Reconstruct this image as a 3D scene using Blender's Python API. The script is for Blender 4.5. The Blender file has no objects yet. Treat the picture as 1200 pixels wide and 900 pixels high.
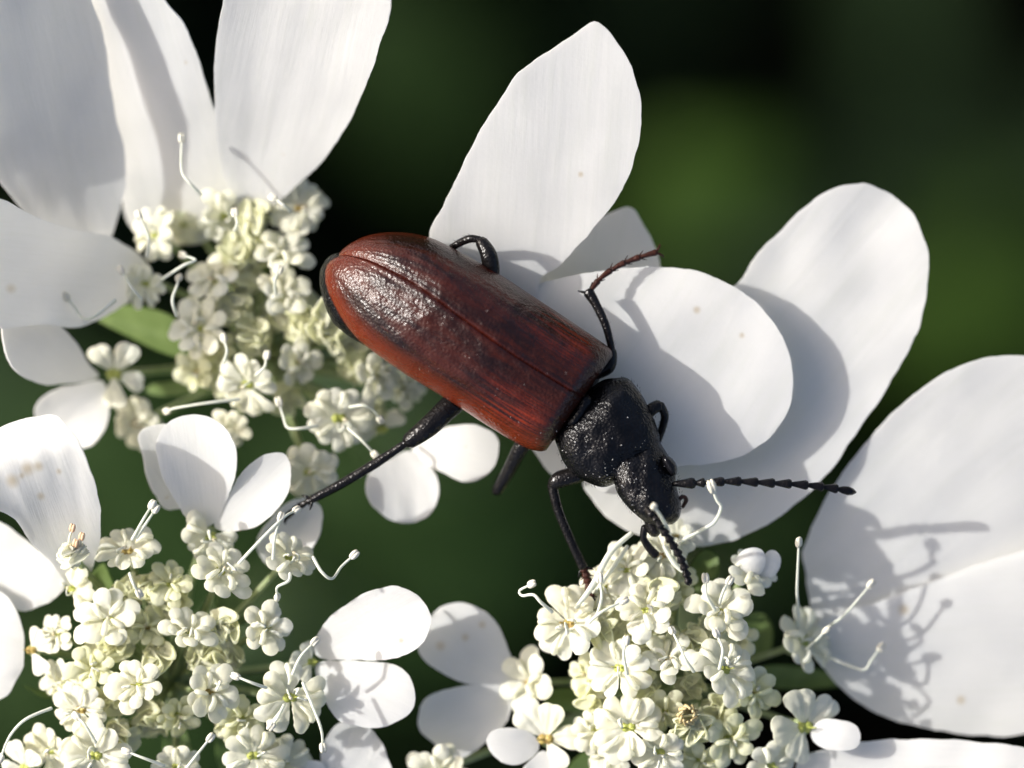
import bpy, bmesh, math, random
import numpy as np
from mathutils import Vector, Matrix, noise
from mathutils.geometry import delaunay_2d_cdt
rnd = random.Random(7)
S = bpy.context.scene
COL = S.collection
# ------------------------------------------------------------------ camera, sky, sun, exposure (1 unit = 1 mm)
S.unit_settings.system = 'METRIC'; S.unit_settings.scale_length = 0.001
F = 200.0                                            # camera height above the focus plane
cam = bpy.data.cameras.new('camera'); co = bpy.data.objects.new('camera', cam); COL.objects.link(co)
co.location = (0, 0, F); co.rotation_euler = (0, 0, 0)
cam.sensor_width = 36; cam.lens = 36 * F / 30.0
cam.clip_start = 1; cam.clip_end = 20000
cam.dof.use_dof = True; cam.dof.focus_distance = F - 1.9
cam.dof.aperture_fstop = 0.025; cam.dof.aperture_blades = 0
S.camera = co
SUN_EL, SUN_IMG = 30.0, Vector((-1, 0.27)).normalized()   # sun low on the left, a little towards the top
sd = Vector((SUN_IMG.x * math.cos(math.radians(SUN_EL)), SUN_IMG.y * math.cos(math.radians(SUN_EL)), math.sin(math.radians(SUN_EL))))
W = bpy.data.worlds.new('World'); S.world = W; W.use_nodes = True
wn = W.node_tree.nodes; bg = wn['Background']
sky = wn.new('ShaderNodeTexSky'); sky.sky_type = 'NISHITA'; sky.sun_disc = False
sky.sun_elevation = math.radians(SUN_EL); sky.air_density = .55; sky.dust_density = 4.0; sky.ozone_density = .2; sky.sun_rotation = math.atan2(sd.x, sd.y)
W.node_tree.links.new(sky.outputs[0], bg.inputs[0]); bg.inputs[1].default_value = 0.15
sl = bpy.data.lights.new('sun', 'SUN'); sl.energy = 2.9; sl.angle = math.radians(0.5); sl.color = (1, 0.982, 0.955)
so = bpy.data.objects.new('sun', sl); COL.objects.link(so)
so.rotation_euler = sd.to_track_quat('Z', 'Y').to_euler(); so.location = sd * 400
S.view_settings.view_transform = 'Standard'; S.view_settings.look = 'None'
S.view_settings.exposure = 0.68; S.view_settings.gamma = 1
S.cycles.use_denoising = True; S.cycles.max_bounces = 10; S.cycles.transparent_max_bounces = 8

# ------------------------------------------------------------------ helpers
def P(px, py, z=0.0):
    """a place measured in the photograph at its real height z, as a point in mm"""
    k = (F - z) / F
    return Vector(((px - 600) / 40 * k, (450 - py) / 40 * k, z))
def props(o, label=None, cat=None, group=None, kind=None):
    if label: o['label'] = label
    if cat: o['category'] = cat
    if group: o['group'] = group
    if kind: o['kind'] = kind
    return o
def link(name, me, mats, parent=None, M=None):
    o = bpy.data.objects.new(name, me); COL.objects.link(o)
    if mats is not None and len(me.materials) == 0:
        for m in (mats if isinstance(mats, (list, tuple)) else [mats]): me.materials.append(m)
    if parent: o.parent = parent
    if M is not None: o.matrix_basis = M
    return o
class MB:
    def __init__(s): s.v = []; s.f = []; s.m = []; s.uv = {}
    def add(s, vs, fs, mi=0, uv=None):
        b = len(s.v); s.v += [tuple(p) for p in vs]
        for f in fs: s.f.append(tuple(i + b for i in f)); s.m.append(mi)
        if uv:
            for i, q in enumerate(uv): s.uv[b + i] = q
    def mesh(s, name, smooth=True):
        me = bpy.data.meshes.new(name); me.from_pydata(s.v, [], s.f); me.update()
        me.polygons.foreach_set('material_index', s.m)
        me.polygons.foreach_set('use_smooth', [smooth] * len(s.f))
        if s.uv:
            l = me.uv_layers.new(name='UVMap')
            for lp in me.loops: l.data[lp.index].uv = s.uv.get(lp.vertex_index, (0, 0))
        return me
def catmull(pts, n=8, closed=False):
    pts = [Vector(p) for p in pts]; out = []
    N = len(pts); segs = N if closed else N - 1
    for i in range(segs):
        if closed: a, b, c, d = pts[(i-1) % N], pts[i], pts[(i+1) % N], pts[(i+2) % N]
        else: a, b, c, d = pts[max(i-1, 0)], pts[i], pts[i+1], pts[min(i+2, N-1)]
        for k in range(n):
            t = k / n
            out.append(0.5 * ((2*b) + (c-a)*t + (2*a-5*b+4*c-d)*t*t + (3*b-a-3*c+d)*t**3))
    if not closed: out.append(pts[-1])
    return out
def tube(mb, pts, radii, n=10, mi=0, smooth=5, cap=True, flat=1.0):
    """round tube through pts; radii interpolated along the way"""
    N = len(pts)
    if smooth:
        q = catmull(pts, smooth)
        rr = np.interp(np.linspace(0, N-1, len(q)), range(N), radii)
    else: q = [Vector(p) for p in pts]; rr = radii
    vs, fs = [], []
    t0 = (q[1]-q[0]).normalized(); a = t0.orthogonal().normalized()
    for i, p in enumerate(q):
        t = (q[min(i+1, len(q)-1)] - q[max(i-1, 0)]).normalized()
        a = (a - t * a.dot(t)).normalized(); b = t.cross(a)
        for k in range(n):
            w = 2*math.pi*k/n
            vs.append(p + (a*math.cos(w) + b*math.sin(w)*flat) * rr[i])
    for i in range(len(q)-1):
        for k in range(n):
            fs.append((i*n+k, i*n+(k+1) % n, (i+1)*n+(k+1) % n, (i+1)*n+k))
    if cap:
        for e, i, sg in ((q[0], 0, -1), (q[-1], len(q)-1, 1)):
            t = (q[min(i+1, len(q)-1)] - q[max(i-1, 0)]).normalized()
            c = len(vs); vs.append(e + t*sg*rr[i]*0.7)
            # rounded end: half-radius ring
            ring = []
            for k in range(n):
                vs.append(e + (Vector(vs[i*n+k])-e)*0.72 + t*sg*rr[i]*0.48); ring.append(c+1+k)
            for k in range(n):
                A, B = i*n+k, i*n+(k+1) % n
                C, D = ring[(k+1) % n], ring[k]
                if sg > 0: fs.append((A, B, C, D)); fs.append((D, C, c))
                else: fs.append((B, A, D, C)); fs.append((C, D, c))
    mb.add(vs, fs, mi)
def ball(mb, c, r, n=8, m=6, mi=0, squash=(1, 1, 1), R=None):
    vs, fs = [], []
    c = Vector(c)
    for i in range(m+1):
        th = math.pi*i/m
        for k in range(n):
            w = 2*math.pi*k/n
            d = Vector((math.sin(th)*math.cos(w)*squash[0], math.sin(th)*math.sin(w)*squash[1], math.cos(th)*squash[2]))*r
            if R: d = R @ d
            vs.append(c+d)
    for i in range(m):
        for k in range(n): fs.append((i*n+k, (i+1)*n+k, (i+1)*n+(k+1) % n, i*n+(k+1) % n))
    mb.add(vs, fs, mi)
def solid_sheet(mb, vs, fs, th, uv=None, mi=0):
    """give an open triangle sheet a real thickness"""
    vs = [Vector(v) for v in vs]; nn = [Vector((0, 0, 0)) for _ in vs]; ec = {}
    for f in fs:
        n = (vs[f[1]]-vs[f[0]]).cross(vs[f[2]]-vs[f[0]])
        for i in f: nn[i] += n
        for k in range(len(f)):
            a, b = f[k], f[(k+1) % len(f)]; ec[(a, b)] = 1
    N = len(vs)
    low = [v - n.normalized()*th for v, n in zip(vs, nn)]
    F2 = list(fs) + [tuple(i+N for i in reversed(f)) for f in fs]
    allv = vs+low; rim = {}; uv2 = (uv+uv) if uv else None
    def rv(i):
        if i not in rim:
            rim[i] = len(allv); allv.append(allv[i])
            if uv2: uv2.append(uv2[i])
        return rim[i]
    for (a, b) in ec:
        if (b, a) not in ec: F2.append((rv(b), rv(a), rv(a+N), rv(b+N)))
    mb.add(allv, F2, mi, uv2)
def inside(poly, x, y):
    c = False; j = len(poly)-1
    for i in range(len(poly)):
        xi, yi = poly[i]; xj, yj = poly[j]
        if (yi > y) != (yj > y) and x < (xj-xi)*(y-yi)/(yj-yi)+xi: c = not c
        j = i
    return c
def fill(outline, step, sm=4, jag=0):
    """triangulate a smooth outline (pixels of the photograph) with points inside"""
    ol = catmull([Vector((x, y, 0)) for x, y in outline], sm, True)
    poly = [(p.x, p.y) for p in ol]
    # resample to even spacing
    P2 = np.array(poly); d = np.r_[0, np.cumsum(np.hypot(*np.diff(np.vstack([P2, P2[:1]]), axis=0).T))]
    n = max(12, int(d[-1]/(step*(.45 if jag else 1)))); s = np.linspace(0, d[-1], n, endpoint=False)
    PX = np.interp(s, d, np.r_[P2[:, 0], P2[0, 0]]); PY = np.interp(s, d, np.r_[P2[:, 1], P2[0, 1]])
    if jag:
        tx, ty = np.roll(PX, -1)-np.roll(PX, 1), np.roll(PY, -1)-np.roll(PY, 1); tl = np.hypot(tx, ty)+1e-9
        jj = np.array([jag*(noise.noise(Vector((x/22, y/22, 7)))+.35*noise.noise(Vector((x/7, y/7, 3)))) for x, y in zip(PX, PY)]); PX, PY = PX+ty/tl*jj, PY-tx/tl*jj
    poly = list(zip(PX, PY)); pts = [Vector(p) for p in poly]
    B = np.array(poly)
    x0, y0, x1, y1 = B[:, 0].min(), B[:, 1].min(), B[:, 0].max(), B[:, 1].max()
    r = 0; y = y0+step/2
    while y < y1:
        x = x0+(r % 2)*step/2
        while x < x1:
            if inside(poly, x, y) and np.min(np.hypot(B[:, 0]-x, B[:, 1]-y)) > step*0.6: pts.append(Vector((x, y)))
            x += step
        y += step*0.87; r += 1
    e = [(i, (i+1) % n) for i in range(n)]
    v, _, f, _, _, _ = delaunay_2d_cdt(pts, e, [], 1, 1e-4)
    f = [t if ((v[t[1]]-v[t[0]]).cross(v[t[2]]-v[t[0]])) < 0 else (t[0], t[2], t[1]) for t in f]  # image y runs down
    return [(p.x, p.y) for p in v], [tuple(t) for t in f], B

# ------------------------------------------------------------------ materials
def mat(name):
    m = bpy.data.materials.new(name); m.use_nodes = True; return m, m.node_tree.nodes, m.node_tree.links
def nd(n, t, **k):
    x = n.new(t)
    for a, b in k.items():
        if a in x.inputs: x.inputs[a].default_value = b
        else: setattr(x, a, b)
    return x
def mixc(n, l, fac, a, b, mode='MIX'):
    x = n.new('ShaderNodeMix'); x.data_type = 'RGBA'; x.blend_type = mode
    for s, v in ((0, fac), (6, a), (7, b)):
        if hasattr(v, 'is_linked') or hasattr(v, 'links'): l.new(v, x.inputs[s])
        else: x.inputs[s].default_value = v if s == 0 else (*v, 1)
    return x.outputs[2]
def ramp(n, l, src, *stops):
    r = n.new('ShaderNodeValToRGB'); l.new(src, r.inputs[0]); e = r.color_ramp.elements
    for i, (p, c) in enumerate(stops):
        q = e[i] if i < 2 else e.new(p)
        q.position = p; q.color = (c, c, c, 1) if not isinstance(c, tuple) else (*c, 1)
    return r.outputs[0]
SPOTS = [(817, 363, 1, 4), (870, 393, 1, 3), (565, 733, 0, 4), (545, 748, 0, 4), (516, 758, 0, 5), (471, 749, 0, 3), (1062, 716, 0, 6), (1130, 823, 0, 5),
         (40, 548, 0, 7), (22, 562, 0, 7), (54, 580, 0, 4), (33, 556, 0, 3), (76, 551, 0, 3), (17, 339, 0, 5), (680, 206, 0, 3), (120, 560, 0, 3), (53, 545, 0, 5)]
def petal_mat(name, base, trans, fac, spots=False, cream=None):
    m, n, l = mat(name); out = n['Material Output']; b = n['Principled BSDF']
    b.inputs['Roughness'].default_value = .55; b.inputs['Specular IOR Level'].default_value = .3
    uv = nd(n, 'ShaderNodeUVMap'); tc = nd(n, 'ShaderNodeTexCoord'); geo = nd(n, 'ShaderNodeNewGeometry')
    mp = nd(n, 'ShaderNodeMapping'); mp.inputs['Scale'].default_value = (2.0, 16, 1); l.new(uv.outputs[0], mp.inputs[0])
    vein = nd(n, 'ShaderNodeTexNoise', Scale=1.6, Detail=4.0, Roughness=.6); l.new(mp.outputs[0], vein.inputs['Vector'])
    cell = nd(n, 'ShaderNodeTexVoronoi', Scale=9.0); l.new(geo.outputs['Position'], cell.inputs['Vector'])
    soft = nd(n, 'ShaderNodeTexNoise', Scale=1.1, Detail=5.0, Roughness=.62); l.new(geo.outputs['Position'], soft.inputs['Vector'])
    c = mixc(n, l, ramp(n, l, soft.outputs[0], (.35, 0.0), (.7, 1.0)), base, tuple(x*.955 for x in base))
    c = mixc(n, l, ramp(n, l, vein.outputs[0], (.50, 0.0), (.72, .5)), c, (base[0]*.88, base[1]*.9, base[2]*.85))
    if cream:
        oi = nd(n, 'ShaderNodeObjectInfo'); c = mixc(n, l, oi.outputs['Random'], c, cream)
    if spots:
        dots = nd(n, 'ShaderNodeTexNoise', Scale=2.6, Detail=1.0); l.new(geo.outputs['Position'], dots.inputs['Vector'])
        c = mixc(n, l, ramp(n, l, dots.outputs[0], (.80, 0.0), (.83, .5)), c, (.52, .40, .22))
        sx = nd(n, 'ShaderNodeSeparateXYZ'); l.new(geo.outputs['Position'], sx.inputs[0])
        cb = nd(n, 'ShaderNodeCombineXYZ'); l.new(sx.outputs[0], cb.inputs[0]); l.new(sx.outputs[1], cb.inputs[1])
        for (px, py, z, r) in SPOTS:
            d = nd(n, 'ShaderNodeVectorMath', operation='DISTANCE'); l.new(cb.outputs[0], d.inputs[0])
            q = P(px, py, z); d.inputs[1].default_value = (q.x, q.y, 0)
            r /= 40
            f = nd(n, 'ShaderNodeMapRange'); f.inputs[1].default_value = r*1.5; f.inputs[2].default_value = r*.3; f.inputs[3].default_value = 0; f.inputs[4].default_value = .6
            l.new(d.outputs['Value'], f.inputs[0])
            c = mixc(n, l, f.outputs[0], c, (.46, .33, .14))
    l.new(c, b.inputs['Base Color'])
    bp = nd(n, 'ShaderNodeBump', Strength=.26, Distance=.05); l.new(vein.outputs[0], bp.inputs['Height'])
    bp2 = nd(n, 'ShaderNodeBump', Strength=.12, Distance=.012); l.new(cell.outputs[0], bp2.inputs['Height']); l.new(bp.outputs[0], bp2.inputs['Normal'])
    l.new(bp2.outputs[0], b.inputs['Normal'])
    t = nd(n, 'ShaderNodeBsdfTranslucent'); t.inputs[0].default_value = (*trans, 1); l.new(bp2.outputs[0], t.inputs['Normal'])
    mx = nd(n, 'ShaderNodeMixShader'); mx.inputs[0].default_value = fac
    l.new(b.outputs[0], mx.inputs[1]); l.new(t.outputs[0], mx.inputs[2]); l.new(mx.outputs[0], out.inputs[0])
    return m
M_PETAL = petal_mat('petal_white', (.86, .86, .84), (.92, .92, .88), .50, True)
M_SMALL = petal_mat('floret_petal_white', (.91, .91, .84), (.95, .95, .80), .52, False, (.91, .89, .74))
M_BUD = petal_mat('bud_petal_cream', (.91, .91, .75), (.93, .93, .68), .52, False, (.87, .88, .64))
def simple(name, c1, c2, rough=.5, scale=3., trans=None, fac=.25, bump=.1, spec=.4):
    m, n, l = mat(name); b = n['Principled BSDF']; tc = nd(n, 'ShaderNodeNewGeometry')
    ns = nd(n, 'ShaderNodeTexNoise', Scale=scale, Detail=5.0); l.new(tc.outputs['Position'], ns.inputs['Vector'])
    l.new(mixc(n, l, ramp(n, l, ns.outputs[0], (.35, 0.), (.65, 1.)), c1, c2), b.inputs['Base Color'])
    b.inputs['Roughness'].default_value = rough; b.inputs['Specular IOR Level'].default_value = spec
    bp = nd(n, 'ShaderNodeBump', Strength=bump, Distance=.05); l.new(ns.outputs[0], bp.inputs['Height']); l.new(bp.outputs[0], b.inputs['Normal'])
    if trans:
        t = nd(n, 'ShaderNodeBsdfTranslucent'); t.inputs[0].default_value = (*trans, 1)
        mx = nd(n, 'ShaderNodeMixShader'); mx.inputs[0].default_value = fac
        l.new(b.outputs[0], mx.inputs[1]); l.new(t.outputs[0], mx.inputs[2]); l.new(mx.outputs[0], n['Material Output'].inputs[0])
    return m
M_STEM = simple('stem_pale_green', (.36, .44, .20), (.46, .52, .30), .5, 3, (.4, .5, .2), .25)
M_DISC = simple('disc_yellow_green', (.50, .52, .13), (.40, .46, .10), .4, 8, (.5, .5, .1), .2)
M_OCHRE = simple('disc_ochre', (.52, .42, .12), (.36, .24, .07), .45, 8, (.5, .4, .1), .2)
M_FIL = simple('filament_white', (.82, .83, .76), (.76, .79, .66), .45, 5, (.8, .82, .7), .35)
M_ANTH = simple('anther_cream', (.80, .76, .58), (.72, .62, .40), .7, 14, (.7, .65, .4), .2, .5)
M_ANTHW = simple('anther_white', (.84, .83, .72), (.80, .76, .60), .7, 14, (.7, .65, .4), .2, .5)
M_BRACT = simple('bract_green', (.15, .22, .065), (.20, .28, .09), .5, 2, (.2, .4, .05), .35)
M_BROWN = simple('withered_brown', (.36, .26, .10), (.58, .50, .28), .7, 12, None, 0, .4)
M_PEACH = simple('withered_anther', (.70, .48, .32), (.62, .42, .25), .6, 12, None, 0, .4)
M_SOIL = simple('soil', (.020, .018, .012), (.035, .030, .018), .95, .05, None, 0, .5, .1)
M_LEAFA = simple('leaf_dark', (.024, .044, .017), (.036, .066, .025), .6, .06, (.03, .06, .012), .2, .1, .08)
M_LEAFC = simple('leaf_yellow_green', (.030, .060, .009), (.038, .076, .012), .6, .06, (.05, .11, .01), .25, .1, .08)
M_LEAFB = simple('leaf_green', (.019, .038, .010), (.026, .054, .014), .6, .06, (.026, .056, .012), .25, .1, .08)

def elytra_mat():
    m, n, l = mat('elytra_chestnut'); b = n['Principled BSDF']
    uv = nd(n, 'ShaderNodeUVMap'); geo = nd(n, 'ShaderNodeNewGeometry'); sx = nd(n, 'ShaderNodeSeparateXYZ'); l.new(uv.outputs[0], sx.inputs[0])
    mp = nd(n, 'ShaderNodeMapping'); mp.inputs['Scale'].default_value = (2.6, 3.2, 1); mp.inputs['Rotation'].default_value = (0, 0, .12); l.new(uv.outputs[0], mp.inputs[0])
    ns = nd(n, 'ShaderNodeTexNoise', Scale=1.5, Detail=5.0, Roughness=.6, Distortion=.6); l.new(mp.outputs[0], ns.inputs['Vector'])
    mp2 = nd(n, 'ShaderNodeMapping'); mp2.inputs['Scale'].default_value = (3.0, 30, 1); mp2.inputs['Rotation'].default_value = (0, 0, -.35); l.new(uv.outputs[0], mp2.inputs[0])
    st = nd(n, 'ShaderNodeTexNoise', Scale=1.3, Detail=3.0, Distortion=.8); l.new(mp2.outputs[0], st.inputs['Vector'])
    c = mixc(n, l, ramp(n, l, ns.outputs[0], (.38, 0.), (.62, 1.)), (.011, .0034, .0024), (.042, .0078, .0032))
    c = mixc(n, l, ramp(n, l, st.outputs[0], (.62, 0.), (.74, .3)), c, (.11, .014, .004))
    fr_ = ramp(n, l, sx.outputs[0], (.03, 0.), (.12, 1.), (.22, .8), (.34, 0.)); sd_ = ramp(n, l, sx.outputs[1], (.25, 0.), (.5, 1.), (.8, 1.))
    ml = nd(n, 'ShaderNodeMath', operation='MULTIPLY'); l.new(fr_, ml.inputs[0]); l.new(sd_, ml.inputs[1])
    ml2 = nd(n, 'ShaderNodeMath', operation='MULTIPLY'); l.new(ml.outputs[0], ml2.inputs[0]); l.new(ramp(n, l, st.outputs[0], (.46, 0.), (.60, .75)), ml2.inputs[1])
    c = mixc(n, l, ml2.outputs[0], c, (.20, .020, .003))  # shoulder streaks: light glowing through the wing case, put into the colour
    edge = ramp(n, l, sx.outputs[1], (.74, 0.), (.95, 1.))
    c = mixc(n, l, edge, c, (.125, .018, .005))
    tip = ramp(n, l, sx.outputs[0], (.80, 0.), (.99, .9))
    c = mixc(n, l, tip, c, (.10, .014, .0045))
    sut = ramp(n, l, sx.outputs[1], (.0, .4), (.06, 0.))
    c = mixc(n, l, sut, c, (.06, .007, .004))
    l.new(c, b.inputs['Base Color'])
    b.inputs['Roughness'].default_value = .19; b.inputs['Specular IOR Level'].default_value = .42
    v = nd(n, 'ShaderNodeTexVoronoi', Scale=12.0); l.new(geo.outputs['Position'], v.inputs['Vector'])
    n2 = nd(n, 'ShaderNodeTexNoise', Scale=13.0, Detail=3.0, Roughness=.6); l.new(geo.outputs['Position'], n2.inputs['Vector'])
    b1 = nd(n, 'ShaderNodeBump', Strength=.5, Distance=.03); l.new(v.outputs[0], b1.inputs['Height'])
    b2 = nd(n, 'ShaderNodeBump', Strength=.55, Distance=.03); l.new(n2.outputs[0], b2.inputs['Height']); l.new(b1.outputs[0], b2.inputs['Normal'])
    l.new(b2.outputs[0], b.inputs['Normal'])
    return m
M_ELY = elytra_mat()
def chitin(name, col, rough, sc, st, col2=None):
    m, n, l = mat(name); b = n['Principled BSDF']; geo = nd(n, 'ShaderNodeNewGeometry')
    b.inputs['Roughness'].default_value = rough; b.inputs['Specular IOR Level'].default_value = .24
    v = nd(n, 'ShaderNodeTexVoronoi', Scale=sc); l.new(geo.outputs['Position'], v.inputs['Vector'])
    n2 = nd(n, 'ShaderNodeTexNoise', Scale=sc*1.4, Detail=5.0); l.new(geo.outputs['Position'], n2.inputs['Vector'])
    n3 = nd(n, 'ShaderNodeTexNoise', Scale=2.5, Detail=3.0); l.new(geo.outputs['Position'], n3.inputs['Vector'])
    l.new(mixc(n, l, ramp(n, l, n3.outputs[0], (.4, 0.), (.7, 1.)), col, col2 or tuple(x*1.8 for x in col)), b.inputs['Base Color'])
    b1 = nd(n, 'ShaderNodeBump', Strength=st, Distance=.05); l.new(v.outputs[0], b1.inputs['Height'])
    b2 = nd(n, 'ShaderNodeBump', Strength=st*.8, Distance=.04); l.new(n2.outputs[0], b2.inputs['Height']); l.new(b1.outputs[0], b2.inputs['Normal'])
    l.new(b2.outputs[0], b.inputs['Normal'])
    return m
M_BLACK = chitin('chitin_black', (.0025, .0025, .003), .17, 13., .42)
M_LEG = chitin('leg_black', (.005, .0045, .0045), .22, 12., .32)
M_EYE = chitin('eye_black', (.004, .004, .005), .12, 30., .12)
M_TARS = chitin('tarsus_red_brown', (.03, .009, .005), .35, 14., .35)
M_DUST = simple('pollen_white', (.7, .7, .72), (.6, .58, .5), .6, 20)

# ------------------------------------------------------------------ the ground and the undergrowth far below
GZ = -360.0
mb = MB(); N = 60; half = 6000.0
gv = []
for j in range(N+1):
    for i in range(N+1):
        x = (abs(i/N*2-1)**2.2)*math.copysign(1, i/N*2-1)*half; y = (abs(j/N*2-1)**2.2)*math.copysign(1, j/N*2-1)*half
        gv.append((x, y, GZ+6*noise.noise(Vector((x/60, y/60, 0)))))
mb.add(gv, [(j*(N+1)+i, j*(N+1)+i+1, (j+1)*(N+1)+i+1, (j+1)*(N+1)+i) for j in range(N) for i in range(N)])
props(link('ground', mb.mesh('ground'), M_SOIL), 'dark soil far below the flowers', kind='structure')
def leaf(mb, base, d, L, w, droop, th=.35, mi=0, nu=6):
    """a pointed blade with a keel and droop; a closed sheet"""
    d = Vector(d).normalized(); side = d.cross(Vector((0, 0, 1)))
    side = side.normalized() if side.length > 1e-3 else Vector((1, 0, 0))
    up = side.cross(d).normalized(); vs, uv, fs = [], [], []
    for i in range(nu+1):
        u = i/nu; ww = w*max(.02, math.sin(math.pi*min(1, u*.94+.03))**.8*(1.15-.45*u))
        c = Vector(base)+d*L*u+Vector((0, 0, -1))*droop*L*u*u
        for v in (-1, 0, 1): vs.append(c+side*ww*v+up*abs(v)*ww*.25); uv.append((u, v*.5+.5))
    for i in range(nu):
        for k in range(2): fs.append((i*3+k, i*3+k+1, (i+1)*3+k+1, (i+1)*3+k))
    fs = [f if True else f for f in fs]
    solid_sheet(mb, vs, fs, th, uv, mi)
mb = MB()
for i in range(8600):
    a = rnd.uniform(0, 6.283); rr = 480*math.sqrt(rnd.random()); zz = GZ+2+170*rnd.random()**1.6
    b = rnd.uniform(0, 6.283); xx, yy = rr*math.cos(a), rr*math.sin(a)
    if i > 3400:      # taller leaf ring out of view, added to shade the gap below
        rr = rnd.uniform(95, 420); xx, yy = rr*math.cos(a), rr*math.sin(a); zz = rnd.uniform(GZ+40, -135+.10*(rr-95)); b = a+rnd.uniform(-1.5, 1.5)
    leaf(mb, (xx, yy, zz), (math.cos(b), math.sin(b), rnd.uniform(-.1, 1.0)), rnd.uniform(18, 55)*(1.7 if i > 3400 else 1), rnd.uniform(3, 9)*(2.0 if i > 3400 else 1), rnd.uniform(.1, .6), .4, 0, 4)
props(link('undergrowth', mb.mesh('undergrowth'), [M_LEAFA]), 'dim mass of dark green leaves out of focus far below the flowers, with an unseen taller ring added for shade', kind='stuff')
def leafy_plant(px, py, z, n, L, w, label, m):
    c = P(px, py, z); t = bpy.data.objects.new('leafy_plant', None); COL.objects.link(t); t.location = (c.x, c.y, GZ)
    props(t, label, 'plant', 'leafy plants out of focus below the flowers')
    s = MB(); tube(s, [(0, 0, 0), (2, 1, (z-GZ)*.5), (0, 0, z-GZ)], [1.6, 1.3, .8], 8); link('stem', s.mesh('stem'), m, t)
    for k in range(n):
        a = k*2.4+rnd.uniform(-.3, .3); q = MB()
        leaf(q, (0, 0, (z-GZ)*(1-.035*k)), (math.cos(a), math.sin(a), .25), L*rnd.uniform(.6, 1.6), w*rnd.uniform(.7, 1.2), .4, .3, 0, 8)
        link('leaf', q.mesh('leaf'), m, t)
for args in [(835, 200, -115, 9, 4.6, 2.0, 'blurred green plant seen below the gap between the tall petal and the petals at right', M_LEAFC),
             (1150, 345, -130, 9, 5.0, 2.2, 'blurred green plant seen below the right edge, above the right-hand petals', M_LEAFC),
             (585, 625, -150, 9, 6, 2.6, 'blurred dark green plant seen below the beetle, between the flower heads', M_LEAFB),
             (470, 60, -190, 6, 9, 4, 'blurred dark plant seen below the left side of the tall petal', M_LEAFB),
             (110, 590, -105, 9, 8, 4, 'blurred dark plant seen in the gap between the two left-hand flower heads', M_LEAFB),
             (440, 690, -120, 9, 8, 4, 'blurred dark plant seen right of the lower left flower head', M_LEAFB),
             (90, 860, -115, 9, 7, 4, 'blurred dark plant seen below the lower left corner flower head', M_LEAFB),
             (905, 640, -140, 9, 5, 2, 'blurred green plant seen below the beetle antennae', M_LEAFB)]:
    leafy_plant(*args)

# ------------------------------------------------------------------ small petals of the florets (shared meshes)
def small_petal(kind, seed):
    """an obcordate petal: a fan from the claw to two round lobes, arched, with the tongue of the tip folded inwards"""
    r_ = random.Random(seed*31+5); nt, nb_ = 9, 16
    j = lambda a: r_.uniform(-a, a)
    if kind == 'curl':   p0, p1, cx, cy, R, puff, ton = 62+j(8), -22+j(14), .27, .70, .26, .12, 1
    elif kind == 'open': p0, p1, cx, cy, R, puff, ton = 30+j(7), -28+j(16), .235, .71, .25, .10, 1
    elif kind == 'flat': p0, p1, cx, cy, R, puff, ton = 18+j(6), -16+j(10), .11, .72, .245, .06, 0
    else:                p0, p1, cx, cy, R, puff, ton = 42+j(6), 165+j(14), .27, .70, .27, .15, 0
    D = math.hypot(cx, cy); bm = math.atan2(cx, cy)+math.asin(R/D)
    M = 60; path = [(0.04, 0.0, math.radians(p0))]
    for k in range(M):
        q = k/M; a = math.radians(p0+(p1-p0)*q**.9); r, z, _ = path[-1]; path.append((r+math.cos(a)*1.05/M, z+math.sin(a)*1.05/M, a))
    def bend(x, y, n):
        f = max(0, min(.9999, y/1.05))*M; k = int(f); f -= k
        r = path[k][0]*(1-f)+path[k+1][0]*f; z = path[k][1]*(1-f)+path[k+1][1]*f; a = path[k][2]*(1-f)+path[k+1][2]*f
        return (r-math.sin(a)*n, x, z+math.cos(a)*n)
    as_ = j(.12); tw = j(.25); vs, uv, fs = [], [], []
    for b in range(nb_+1):
        be = -bm+2*bm*b/nb_; dx, dy = math.sin(be), math.cos(be)
        c = cx*abs(dx)+cy*dy; ro = c+math.sqrt(max(0, c*c-D*D+R*R))
        ro *= 1+as_*math.sin(be)/math.sin(bm)
        for i in range(nt+1):
            t = .03+.97*(i/nt)**.85; x, y = t*ro*dx, t*ro*dy
            d2 = ((abs(x)-cx)**2+(y-cy)**2)/(R*R)
            n = puff*math.sqrt(max(0, 1-.92*min(1, d2)))-.03*math.exp(-(x/.05)**2)*min(1, y*2)+tw*x*y*.4
            n += .045*noise.noise(Vector((x*7, y*7, seed*3.1)))+.02*math.sin(x*34)*t*(1-t)*2; vs.append(bend(x*1.04, y, n)); uv.append((t, b/nb_))
    for b in range(nb_):
        for i in range(nt): fs.append((b*(nt+1)+i, b*(nt+1)+i+1, (b+1)*(nt+1)+i+1, (b+1)*(nt+1)+i))
    mb = MB(); solid_sheet(mb, vs, fs, .035, uv)
    if ton:
        y0 = cy+math.sqrt(max(.001, R*R-cx*cx)) if R > cx else cy*.95
        q = [Vector(bend(0, y0*.93, .0)), Vector(bend(0, y0*1.0, .13)), Vector(bend(0, y0*.82, .26)), Vector(bend(j(.03), y0*.58, .22)), Vector(bend(j(.04), y0*.42, .15))]
        tube(mb, q, [.10, .095, .085, .065, .03], 7, 0, 3, True, 1.0)
    mx = max(p[0] for p in mb.v); sc = 1.0/mx if kind != 'bud' else .80/mx
    mb.v = [(x*sc, y*min(sc, 1.15), z*sc*(.8 if kind == 'curl' else .55 if kind == 'bud' else 1)) for x, y, z in mb.v]
    return mb.mesh('petal_'+kind)
PET = {}
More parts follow.
